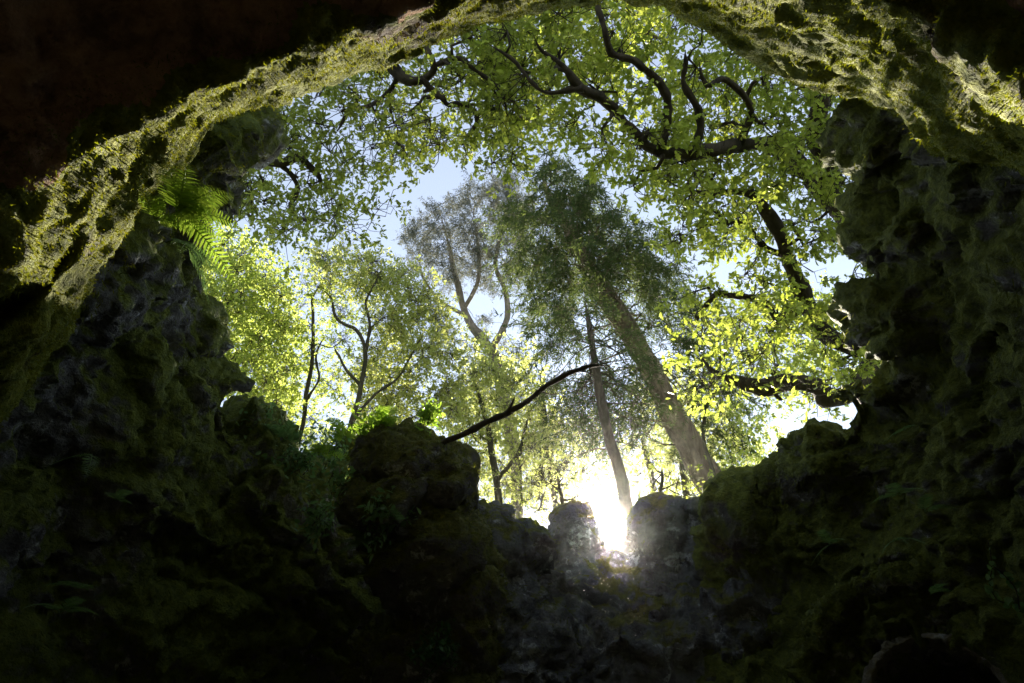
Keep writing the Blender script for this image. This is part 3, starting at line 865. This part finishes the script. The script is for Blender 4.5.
# --- conifer
def conifer(name, label, trunk, tips, mat, bark, seed, blade=.075, spray=.75, per=70, droop=.5, group=None, limbs=(), base=None, width=1.6, side=.22):
    rg = np.random.default_rng(seed)
    root = empty(name, base if base is not None else trunk[0][0]); tag(root, label, 'tree', group)
    link('trunk', tubes_mesh('trunk', [trunk], 20, .16, seed), bark, root)
    for k, l in enumerate(limbs): link('limb', tubes_mesh('limb', [l], 8, .15, seed + k), bark, root)
    sk = np.concatenate([trunk[0]] + [l[0] for l in limbs])
    tw = []; pos = []; dr = []; sz = []
    for c in tips:
        dd = np.linalg.norm(sk - c, axis=1) + np.abs(sk[:, 2] - (c[2] + .25 * np.hypot(sk[:, 0] - c[0], sk[:, 1] - c[1]))) * .8
        a = sk[int(np.argmin(dd))]; L = np.linalg.norm(c - a)
        n = max(5, int(L / .22)); p = wander(a, c, n, .10, rg, sag=.06)
        tw.append((p, np.linspace(.010 + .006 * L, .004, n)))
        out = unit((c - a) * np.array((1, 1, .2)))
        ends = [c] + [p[int(n * f)] for f in (.6, .8) if L > .6]
        for e0 in ends:
            for s in range(3):
                dirv = unit(out * rg.uniform(.2, 1) + rg.normal(0, .45, 3) + np.array((0, 0, -droop)))
                e1 = e0 + dirv * spray * rg.uniform(.5, 1.2); e1[2] -= spray * .15
                q_ = wander(e0, e1, 6, .12, rg, .05); tw.append((q_, np.linspace(.005, .002, 6)))
                t = rg.uniform(0, 1, per); i = np.clip((t * 5).astype(int), 0, 4); fr = (t * 5 - i)[:, None]
                b = q_[i] * (1 - fr) + q_[i + 1] * fr
                sdv = unit(np.cross(dirv, (0, 0, 1.0)) + 1e-4); sg = np.sign(rg.normal(0, 1, per))[:, None]
                v = unit(dirv[None, :] * .7 + sdv[None, :] * sg + rg.normal(0, .3, (per, 3)))
                # needles sit along short side twigs
                k = rg.uniform(0, side, per)[:, None] * (1.1 - t[:, None])
                pos.append(b + v * k); dr.append(v + rg.normal(0, .5, (per, 3)) + np.array((0, 0, -.25))); sz.append(blade * rg.uniform(.6, 1.3, per))
    pos = np.concatenate(pos); dr = np.concatenate(dr); sz = np.concatenate(sz); ok = ~sun_gap(pos) & open_glade(pos, rg, .18)
    tv = np.array(BLADE_V) * np.array((1, width, 1))
    link('branchwork', tubes_mesh('branchwork', tw, 5, 0, seed), bark, root)
    link('crown', leaf_mesh('crown', tv, BLADE_F, pos[ok], dr[ok], rg.normal(0, 1, (ok.sum(), 3)), sz[ok]), mat, root)
    return root


def ground_down(p, lean=(0, 0)):
    return np.array((p[0] + lean[0], p[1] + lean[1], GZ(p[0] + lean[0], p[1] + lean[1]) - .15))


KT, KS = 2.0, 1.75   # the trees beyond the rim stand well back from it
# the big leaning conifer
t0 = P(722, 500, 11.0 * KT)
tbc = ground_down(t0, (1.2, .3))
ctr_ = [(722, 500, 11.0, 15), (690, 445, 11.4, 13.5), (655, 380, 11.9, 12), (622, 322, 12.4, 10), (595, 278, 12.9, 9), (572, 236, 13.4, 6), (553, 200, 13.9, 5), (540, 168, 14.4, 2)]
tp, trr = pxpath(ctr_, 6, .04, 31, KT)
trunkC = (np.vstack((catmull([tbc, (tbc + t0) / 2 + (.05, 0, .1), t0], 8)[:-1], tp)), np.concatenate((np.linspace(trr[0] * 1.2, trr[0], 7), trr)))
cpoly = [(508, 225), (522, 178), (534, 200), (546, 146), (562, 172), (590, 178), (606, 200), (640, 222), (668, 250), (690, 300), (690, 340), (640, 330), (560, 320), (520, 300), (508, 240)]
cpoly2 = [(530, 320), (690, 330), (735, 400), (750, 450), (700, 470), (660, 440), (620, 470), (560, 495), (530, 440)]
rgc = np.random.default_rng(17)
tipsC = np.concatenate((sample_clumps(cpoly, [(535, 225, 8, 8)], 140, 10.9, 14.8, .44, rgc, KT), sample_clumps(cpoly2, [(570, 362, 28, 18), (600, 455, 22, 16), (600, 505, 34, 26)], 52, 10.4, 13.5, .45, rgc, KT)))
def clear_of_trunk(pts):
    out = []
    for q_ in pts:
        v = q_ - CAM; z = v @ FWD; x = 512 + F * (v @ RGT) / z; y = 341.5 - F * (v @ UPV) / z
        tx = np.interp(y, [235, 278, 322, 380, 445, 500], [572, 595, 622, 655, 690, 722]); tz = np.interp(y, [235, 500], [13.4 * KT, 11 * KT])
        if y > 285 and abs(x - tx) < 44 and z < tz + .6: continue
        out.append(q_)
    return np.array(out)


tipsC = clear_of_trunk(tipsC)
conifer('conifer_tree', 'tall dark conifer with a thick bare leaning trunk and drooping sprays', trunkC, tipsC, M_CON, M_CONBARK, 201, base=tbc, blade=.19, per=50, width=1.1, spray=1.5, side=.26, droop=.9)

# thin conifer behind the sun gap
ctr2 = [(628, 505, 14.5, 6.6), (615, 460, 14.8, 5.8), (603, 410, 15.2, 5), (594, 365, 15.6, 4), (588, 325, 16.2, 2.8), (584, 295, 17, 1.5)]
tp2, tr_2 = pxpath(ctr2, 6, .05, 33, 1.0); tb_ = ground_down(tp2[0], (.3, 0))
cp3 = [(565, 290), (615, 300), (650, 360), (670, 440), (630, 480), (585, 470), (540, 480), (545, 380)]
tips2 = sample_clumps(cp3, [(570, 362, 24, 16), (606, 510, 26, 28)], 70, 14.6, 17.0, .55, rgc, 1.0)
tips2 = tips2[open_glade(tips2, rgc, .3)]
conifer('conifer_tree', 'shorter thin conifer with feathery sparse branches rising behind the sun gap', (np.vstack((tb_, tp2)), np.concatenate(([tr_2[0] * 1.2], tr_2))), tips2, M_CON, M_CONBARK_D, 202, base=tb_, blade=.09, per=34, width=1.4, spray=.75, side=.22)

# the grey blue pine
ptr = [(516, 470, 17, 6.12), (508, 420, 17.3, 6.12), (500, 370, 17.8, 5.78), (488, 345, 18.1, 5.10), (474, 330, 18.3, 4.42), (464, 310, 18.6, 3.74), (456, 275, 19.0, 2.72), (448, 240, 19.4, 1.70), (440, 205, 19.8, 0.82)]
pp, pr = pxpath(ptr, 6, .05, 35, KT); pb = ground_down(pp[0], (.2, .3))
plim = [pxpath([(492, 350, 18, 3.40), (507, 318, 18.3, 3.06), (505, 290, 18.6, 2.72), (496, 265, 18.9, 2.04), (502, 225, 19.3, 1.36), (512, 195, 19.6, 0.68)], seed=41, k=KT),
        pxpath([(464, 310, 18.6, 2.38), (478, 285, 18.8, 2.04), (480, 255, 19.1, 1.70), (474, 215, 19.4, 0.82)], seed=42, k=KT),
        pxpath([(466, 316, 18.5, 2.04), (440, 300, 18.6, 1.70), (425, 280, 18.9, 1.22), (418, 255, 19, 0.68)], seed=43, k=KT)]
polyP = [(402, 232), (430, 212), (470, 186), (515, 178), (535, 210), (525, 280), (500, 300), (470, 285), (440, 290), (412, 272)]
tipsP = np.concatenate((sample_clumps(polyP, [(455, 300, 12, 12)], 170, 18.0, 20.4, .33, rgc, KT), sample_clumps([(440, 320), (520, 320), (540, 400), (470, 400)], [], 14, 17.5, 19, .5, rgc, KT)))
conifer('pine_tree', 'slender pine with a hazy grey blue crown and forked pale trunk', (np.vstack((pb, pp)), np.concatenate(([pr[0] * 1.2], pr))), tipsP, M_PINE, M_PINEBARK, 203, base=pb, blade=.13, spray=1.0, per=46, droop=-.4, limbs=plim, width=1.3, side=.3)

# --- slender pale trees on the left slope
def slender(label, stems, clumps, leafm, seed, leaf=0.09, crad=.7, rosettes=16, per=9, bark=M_THINBARK, lean=(0, 0), name='young_tree'):
    first = stems[0]
    b = ground_down(first[0][0], lean)
    tr = (np.vstack((catmull([b, (b + first[0][0]) / 2 + (0.04, 0, 0), first[0][0]], 6)[:-1], first[0])), np.concatenate((np.full(5, first[1][0] * 1.15), first[1])))
    return broad_tree(name, label, tr, stems[1:], clumps, bark, leafm, OVAL, seed, rosettes=rosettes, per=per, leaf=leaf, crad=crad, base=b, crook=.3, r0=.014, spread=.25)


s1 = [pxpath([(345, 452, 9.0, 2.86), (350, 420, 9.1, 2.72), (360, 385, 9.3, 2.38), (366, 350, 9.5, 2.04), (356, 330, 9.7, 1.77), (338, 320, 9.9, 1.50), (330, 300, 10.1, 1.16), (318, 285, 10.3, 0.75)], seed=51, k=KS),
      pxpath([(366, 350, 9.5, 1.77), (370, 325, 9.7, 1.50), (366, 300, 9.9, 1.29), (378, 280, 10.1, 1.02), (384, 262, 10.3, 0.68)], seed=52, k=KS),
      pxpath([(350, 420, 9.1, 1.77), (372, 398, 9.4, 1.50), (398, 380, 9.7, 1.22), (414, 352, 10, 0.95), (424, 330, 10.2, 0.68)], seed=53, k=KS),
      pxpath([(360, 385, 9.3, 1.63), (345, 365, 9.5, 1.36), (332, 345, 9.8, 0.95)], seed=54, k=KS)]
cl1 = sample_clumps([(312, 262), (350, 245), (400, 268), (440, 300), (455, 350), (455, 420), (400, 430), (360, 430), (350, 380), (385, 330), (345, 300)], [(345, 345, 16, 20)], 110, 9.6, 11.8, .32, rgc, KS)
slender('several stemmed young tree with golden green leaves behind the outcrop', s1, cl1, M_GOLD, 301, leaf=.08, crad=.62, rosettes=30, per=10)
s2 = [pxpath([(297, 452, 9.5, 2.45), (304, 410, 9.7, 2.24), (312, 370, 9.9, 2.04), (314, 335, 10.1, 1.77), (312, 310, 10.3, 1.50), (318, 290, 10.5, 1.02), (330, 270, 10.7, 0.68)], seed=55, k=KS),
      pxpath([(306, 400, 9.8, 1.50), (318, 378, 10, 1.22), (316, 355, 10.2, 0.88), (328, 330, 10.4, 0.61)], seed=56, k=KS)]
cl2 = sample_clumps([(280, 290), (330, 262), (350, 300), (345, 400), (320, 440), (280, 440), (270, 380)], [(302, 372, 8, 14)], 44, 9.8, 11.2, .36, rgc, KS)
slender('thin dark stemmed tree with airy pale leaves against the sky on the left', s2, cl2, M_BEECH, 302, leaf=.075, crad=.62, rosettes=22, per=9)
s3 = [pxpath([(205, 430, 9.0, 6), (215, 380, 9.3, 5.5), (222, 330, 9.7, 4.5), (232, 290, 10, 3.5), (240, 262, 10.3, 2.2)], seed=57, k=KS),
      pxpath([(215, 380, 9.3, 3.2), (245, 350, 9.5, 2.4), (268, 325, 9.8, 1.6), (282, 300, 10, 1)], seed=58, k=KS)]
cl3 = sample_clumps([(195, 245), (232, 236), (268, 262), (292, 305), (292, 380), (286, 430), (240, 410), (200, 330)], [(285, 345, 8, 10)], 95, 8.8, 10.8, .30, rgc, KS)
slender('bright yellow green tree glowing in sunlight beside the left wall', s3, cl3, M_BEECH, 303, leaf=.09, crad=.62, rosettes=26, per=10)
# golden trees beyond the rim
s4 = [pxpath([(500, 520, 10.5, 4), (498, 480, 10.7, 3.5), (490, 440, 11, 3), (480, 400, 11.4, 2.2), (470, 370, 11.8, 1.2)], seed=61, k=KS),
      pxpath([(498, 480, 10.7, 2.4), (520, 450, 11, 2), (530, 415, 11.4, 1.2)], seed=62, k=KS)]
cl4 = sample_clumps([(450, 385), (490, 360), (530, 390), (548, 440), (550, 505), (490, 515), (465, 470), (450, 430)], [(520, 430, 10, 10)], 85, 10.4, 12.6, .34, rgc, KS)
slender('golden leaved small tree rising behind the mossy rim boulder', s4, cl4, M_GOLD, 304, leaf=.085, crad=.64, rosettes=24, per=9)
s5 = [pxpath([(715, 480, 12, 2), (704, 430, 12.4, 1.7), (712, 380, 12.9, 1.4), (735, 330, 13.4, 1.2)], seed=63, k=KS)]
cl5 = sample_clumps([(690, 300), (820, 290), (850, 380), (790, 400), (745, 480), (700, 480), (735, 440), (715, 400)], [(786, 412, 42, 13), (692, 268, 24, 24)], 95, 11.8, 14, .42, rgc, KS)
slender('light green tree seen through the gaps below the oak limbs', s5, cl5, M_BEECH, 305, leaf=.13, crad=.75, rosettes=15, per=8, lean=(.2, .2))
s6 = [pxpath([(560, 520, 19, 5), (552, 470, 19.4, 4.5), (545, 420, 19.9, 3.5), (540, 370, 20.5, 2)], seed=64, k=KS)]
cl6 = sample_clumps([(465, 330), (510, 330), (560, 410), (585, 470), (560, 500), (500, 500), (470, 420)], [(515, 445, 12, 10)], 60, 18, 22, .6, rgc, KS)
slender('far golden green tree closing the view between the pine and the conifers', s6, cl6, M_GOLD, 306, leaf=.2, crad=1.3, rosettes=16, per=8)
s7 = [pxpath([(690, 520, 19, 4), (684, 470, 19.4, 3.5), (676, 420, 19.9, 2.5), (668, 380, 20.5, 1.5)], seed=65, k=KS)]
cl7 = sample_clumps([(640, 380), (690, 370), (740, 420), (770, 440), (760, 500), (690, 505), (668, 450)], [(700, 440, 8, 7)], 70, 18, 22, .6, rgc, KS)
s8 = [pxpath([(655, 530, 21, 3.5), (652, 480, 21.4, 3), (640, 430, 22, 2)], seed=66, k=KS)]
cl8 = sample_clumps([(540, 420), (680, 410), (690, 500), (640, 505), (560, 505), (535, 480)], [(611, 525, 10, 16)], 85, 20, 24, .6, rgc, KS)
slender('distant hazy tree with pale leaves low behind the sun gap', s8, cl8, M_GOLD, 308, leaf=.2, crad=1.2, rosettes=11, per=6)
slender('far golden green tree glimpsed behind the thick leaning trunk', s7, cl7, M_GOLD, 307, leaf=.2, crad=1.3, rosettes=14, per=8)

# young growth on the rim just behind the boulders
s9 = [pxpath([(566, 530, 9.0, 2.4), (562, 500, 9.2, 2), (556, 475, 9.4, 1.2)], seed=71)]
cl9 = sample_clumps([(520, 470), (560, 455), (600, 468), (604, 500), (585, 515), (545, 520), (520, 500)], [], 26, 9.0, 10.4, .17, rgc)
slender('small sapling of golden leaves right behind the dome topped boulder', s9, cl9, M_GOLD, 309, leaf=.045, crad=.22, rosettes=9, per=6, lean=(0, .1), name='sapling')
s10 = [pxpath([(668, 525, 9.6, 2.2), (662, 490, 9.8, 1.8), (660, 465, 10, 1)], seed=72)]
cl10 = sample_clumps([(632, 470), (660, 452), (690, 466), (700, 500), (640, 500)], [], 20, 9.4, 10.6, .18, rgc)
slender('small sapling of darker leaves between the broad boulder and the leaning trunk', s10, cl10, M_OAK_D, 310, leaf=.045, crad=.22, rosettes=8, per=6, lean=(0, .1), name='sapling')

# ------------------------------------------------------------------ bare branch sticking out of the outcrop
br = empty('bare_branch', P(440, 445, 4.91))
tag(br, 'bare curved branch sticking out of the rock outcrop across the middle', 'branch')
link('stem', tubes_mesh('stem', [pxpath([(430, 450, 4.87, 3.51), (452, 438, 4.83, 3.28), (480, 425, 4.79, 3.12), (505, 414, 4.75, 2.96), (530, 399, 4.70, 2.81), (552, 383, 4.70, 2.65), (572, 371, 4.70, 2.50), (592, 366, 4.70, 2.34), (606, 366, 4.70, 1.72)], wob=.014, seed=3)], 10, .35, 3), M_DRYSTEM, br)
link('twig', tubes_mesh('twig', [pxpath([(572, 371, 4.70, 1.5), (586, 372, 4.72, 1), (598, 378, 4.75, .6)], wob=.004, seed=4)], 5, 0, 3), M_DRYSTEM, br)

for k_, c_ in enumerate(([(505, 414, 4.75, 1.6), (512, 404, 4.72, 1.2), (516, 396, 4.70, .8)], [(540, 391, 4.70, 1.2), (548, 394, 4.68, .9), (560, 393, 4.66, .5)], [(470, 429, 4.80, 1.4), (474, 438, 4.79, .9), (482, 444, 4.79, .5)])):
    link('twig', tubes_mesh('twig', [pxpath(c_, wob=.006, seed=9 + k_)], 5, .1, 3), M_DRYSTEM, br)

# ------------------------------------------------------------------ ferns and small plants
def frond_mesh(base, direc, L, rg, droop=.5, pinnae=16, wid=.22):
    d = unit(np.asarray(direc, float)); n = pinnae + 4
    t = np.linspace(0, 1, n)
    rach = base + d[None, :] * (t * L)[:, None] + np.array((0, 0, -1.0))[None, :] * (droop * L * t ** 2)[:, None]
    tg = unit(np.gradient(rach, axis=0)); sd_ = unit(np.cross(tg, np.array((0, 0, 1.0))) + 1e-6); nn = np.cross(sd_, tg)
    pos, dr, nm, sz = [], [], [], []
    for i in range(2, n):
        wl = wid * L * math.sin(math.pi * min(1, .16 + .84 * (1 - t[i])) * .62) * (1.05 if t[i] < .8 else .9)
        for s in (-1, 1):
            pos.append(rach[i]); dr.append(sd_[i] * s + tg[i] * .45 + rg.normal(0, .05, 3)); nm.append(nn[i] + rg.normal(0, .15, 3)); sz.append(wl)
    tv = [(0, -.05, 0), (.3, -.075, .02), (.7, -.05, 0), (1, 0, -.05), (.7, .05, 0), (.3, .075, .02), (0, .05, 0)]
    me = leaf_mesh('frond', tv, [[0, 1, 2, 3, 4, 5, 6]], np.array(pos), np.array(dr), np.array(nm), np.array(sz))
    return me, (rach, np.linspace(.004, .0012, n) * max(.6, L / .4))


def fern(label, px, py, d, n, L, outv, mat, seed, droop=.5, group=None, spreadv=.7):
    rg = np.random.default_rng(seed); b = P(px, py, d)
    r = empty('fern', b); tag(r, label, 'fern', group)
    for k in range(n):
        a = -1 + 2 * (k + .5) / n
        sv = unit(np.cross(np.array(outv, float), (0, 0, 1.0)))
        dv = unit(np.array(outv, float) + sv * a * spreadv * 1.6 + np.array((0, 0, .5 - .5 * abs(a))) + rg.normal(0, .15, 3))
        me, st = frond_mesh(b, dv, L * rg.uniform(.75, 1.15), rg, droop)
        f = link('frond', me, mat, r)
        link('stalk', tubes_mesh('stalk', [st], 4), mat, f)
    return r


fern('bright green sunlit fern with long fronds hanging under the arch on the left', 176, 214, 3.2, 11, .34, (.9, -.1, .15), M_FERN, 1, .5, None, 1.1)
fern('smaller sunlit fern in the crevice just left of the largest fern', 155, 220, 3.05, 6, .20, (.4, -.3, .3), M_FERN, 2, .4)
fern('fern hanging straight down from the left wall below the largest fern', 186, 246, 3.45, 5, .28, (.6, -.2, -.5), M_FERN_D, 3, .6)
fr_list = [
    (60, 612, 2.95, 3, .20, (.5, -.6, .1), 'pale little fern low on the left wall near the corner of the view'),
    (88, 590, 3.1, 2, .17, (-.3, -.7, .2), 'two frond fern low on the dark left wall above the corner fern'),
    (92, 455, 3.0, 2, .18, (.2, -.6, -.6), 'narrow fern drooping from the shaded left wall at mid height'),
    (115, 500, 3.1, 3, .14, (.5, -.6, .0), 'tiny yellowish fern on the shaded left wall'),
    (900, 495, 4.05, 3, .22, (-.6, -.5, .1), 'fern with spread fronds high on the shaded right wall'),
    (925, 512, 3.95, 2, .20, (.3, -.6, .3), 'upright two frond fern beside the spread fern on the right wall'),
    (898, 540, 4.1, 3, .20, (-.2, -.6, -.5), 'drooping pale fern in the middle of the right wall'),
    (830, 545, 4.6, 3, .22, (-.6, -.5, -.1), 'brownish fern low on the wall right of the pointed boulder'),
    (930, 595, 3.75, 2, .20, (.5, -.5, .3), 'blue green fern growing on top of the small stone arch'),
    (905, 430, 4.1, 2, .16, (-.5, -.5, -.2), 'small fern on the right wall above the spread fern')]
for k, (px, py, d, n, L, ov, lb) in enumerate(fr_list):
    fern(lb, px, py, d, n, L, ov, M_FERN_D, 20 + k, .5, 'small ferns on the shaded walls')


def bush(name, label, px, py, d, rpx, n, leafm, seed, leaf=.05, cat='plant', stems=10, group=None, grow=(0, -.2, .8), tm=OVAL):
    rg = np.random.default_rng(seed); b = P(px, py, d); r_ = rpx * d / F
    root = empty(name, b); tag(root, label, cat, group)
    tw = []; pos = []; dr = []
    for k in range(stems):
        e = b + unit(np.array(grow) + rg.normal(0, .6, 3)) * r_ * rg.uniform(.7, 1.4)
        p = wander(b + rg.normal(0, r_ * .25, 3), e, 6, .2, rg, .05); tw.append((p, np.linspace(.004, .0015, 6)))
        m = n // stems; i = rg.integers(1, 6, m)
        pos.append(p[i] + rg.normal(0, leaf * .5, (m, 3))); dr.append(rg.normal(0, 1, (m, 3)) + np.array((0, 0, -.2)))
    pos = np.concatenate(pos); dr = np.concatenate(dr)
    link('stems', tubes_mesh('stems', tw, 4), M_THINBARK, root)
    link('leaves', leaf_mesh('leaves', tm[0], tm[1], pos, dr, rg.normal(0, .6, (len(pos), 3)) + np.array((0, -.3, 1)), leaf * rg.uniform(.6, 1.3, len(pos))), leafm, root)
    return root


bush('leafy_plant', 'dense round green plant low on the wall under the outcrop', 440, 658, 4.15, 26, 420, leaf_mat('green_plant', (.035, .10, .03), (.07, .16, .05), (.06, .14, .03), (.1, .2, .04), .35), 1, .035, stems=18, grow=(0, -.8, .4))
for k, (px, py, d, n, L, ov, lb) in enumerate([
    (385, 428, 4.9, 6, .26, (-.3, -.5, .6), 'sunlit fern sprouting on the crest of the outcrop'),
    (345, 440, 5.3, 6, .30, (-.2, -.5, .5), 'backlit fern at the top of the slope left of the outcrop'),
    (318, 455, 5.2, 5, .28, (.3, -.6, .3), 'fern with arching fronds between the slope shrubs'),
    (285, 440, 5.4, 5, .30, (.4, -.5, .4), 'fern on the rim at the left end of the slope'),
    (400, 520, 4.25, 5, .20, (-.5, -.6, .1), 'fern growing from the shaded face of the outcrop'),
    (365, 545, 4.5, 5, .24, (-.4, -.6, .1), 'fern low on the slope under the drooping shrub')]):
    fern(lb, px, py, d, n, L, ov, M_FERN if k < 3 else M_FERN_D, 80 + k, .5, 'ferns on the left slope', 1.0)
bl = [('leafy shrub with small leaves at the top of the left slope', 330, 452, 5.6, 26, M_FERN_D), ('leafy shrub hanging over the middle of the left slope', 345, 500, 4.7, 34, M_FERN_D),
      ('shrub with drooping stems close to the left side of the outcrop', 385, 520, 4.35, 30, M_FERN_D), ('sunlit grassy tuft growing on the outcrop crest', 372, 436, 5.0, 22, M_FERN),
      ('low shrub beside the left wall at the start of the slope', 300, 470, 5.3, 28, M_FERN_D), ('small bright plant on the far left end of the rim', 262, 432, 5.4, 20, M_FERN_D),
      ('short leafy tuft on top of the outcrop beside the bare branch', 425, 422, 5.05, 16, M_FERN), ('low plants sprouting beside the second slope shrub', 320, 530, 5.0, 26, M_FERN_D)]
for k, (lb, px, py, d, rp, mt) in enumerate(bl):
    bush('shrub', lb, px, py, d, rp, 240, mt, 60 + k, .05, 'shrub', 14, 'shrubs on the left slope', (0, -.5, .5))
# trailing ivy
iv = empty('ivy', P(990, 545, 3.1)); tag(iv, 'trailing ivy with pale round leaves near the right edge of the wall', 'ivy')
rgi = np.random.default_rng(4)
ivp = [catmull([P(988, 540, 3.05), P(992, 565, 3.0), P(990, 585, 2.98), P(998, 600, 2.95), P(1012, 604, 2.93)], 26), catmull([P(992, 565, 3.0), P(1004, 575, 2.97), P(1016, 590, 2.94), P(1020, 612, 2.92)], 20)]
link('stems', tubes_mesh('stems', [(p, np.full(len(p), .003)) for p in ivp], 4), M_THINBARK, iv)
ip = np.concatenate([p[rgi.integers(0, len(p), 22)] for p in ivp]); 
link('leaves', leaf_mesh('leaves', np.array(OVAL_V) * (1, 1.5, 1), OVAL_F, ip, rgi.normal(0, 1, (44, 3)), unit(CAM - ip) + rgi.normal(0, .4, (44, 3)), rgi.uniform(.02, .045, 44)), M_FERN_D, iv)

# ------------------------------------------------------------------ thin haze, added for the glow round the sun
bm = bmesh.new(); bmesh.ops.create_cube(bm, size=1)
hm = bpy.data.meshes.new('haze'); bm.to_mesh(hm); bm.free()
hz = bpy.data.objects.new('haze', hm); COL.objects.link(hz)
hz.scale = (340, 440, 50); hz.location = (0, 20, 23)
tag(hz, kind='stuff')
m, t = new_mat('haze')
pv = N(t, 'ShaderNodeVolumePrincipled'); pv.inputs['Color'].default_value = (1, .97, .92, 1)
pv.inputs['Density'].default_value = 0.0002; pv.inputs["Anisotropy"].default_value = 0.965
o_ = N(t, 'ShaderNodeOutputMaterial'); t.links.new(pv.outputs[0], o_.inputs['Volume'])
hm.materials.append(m)
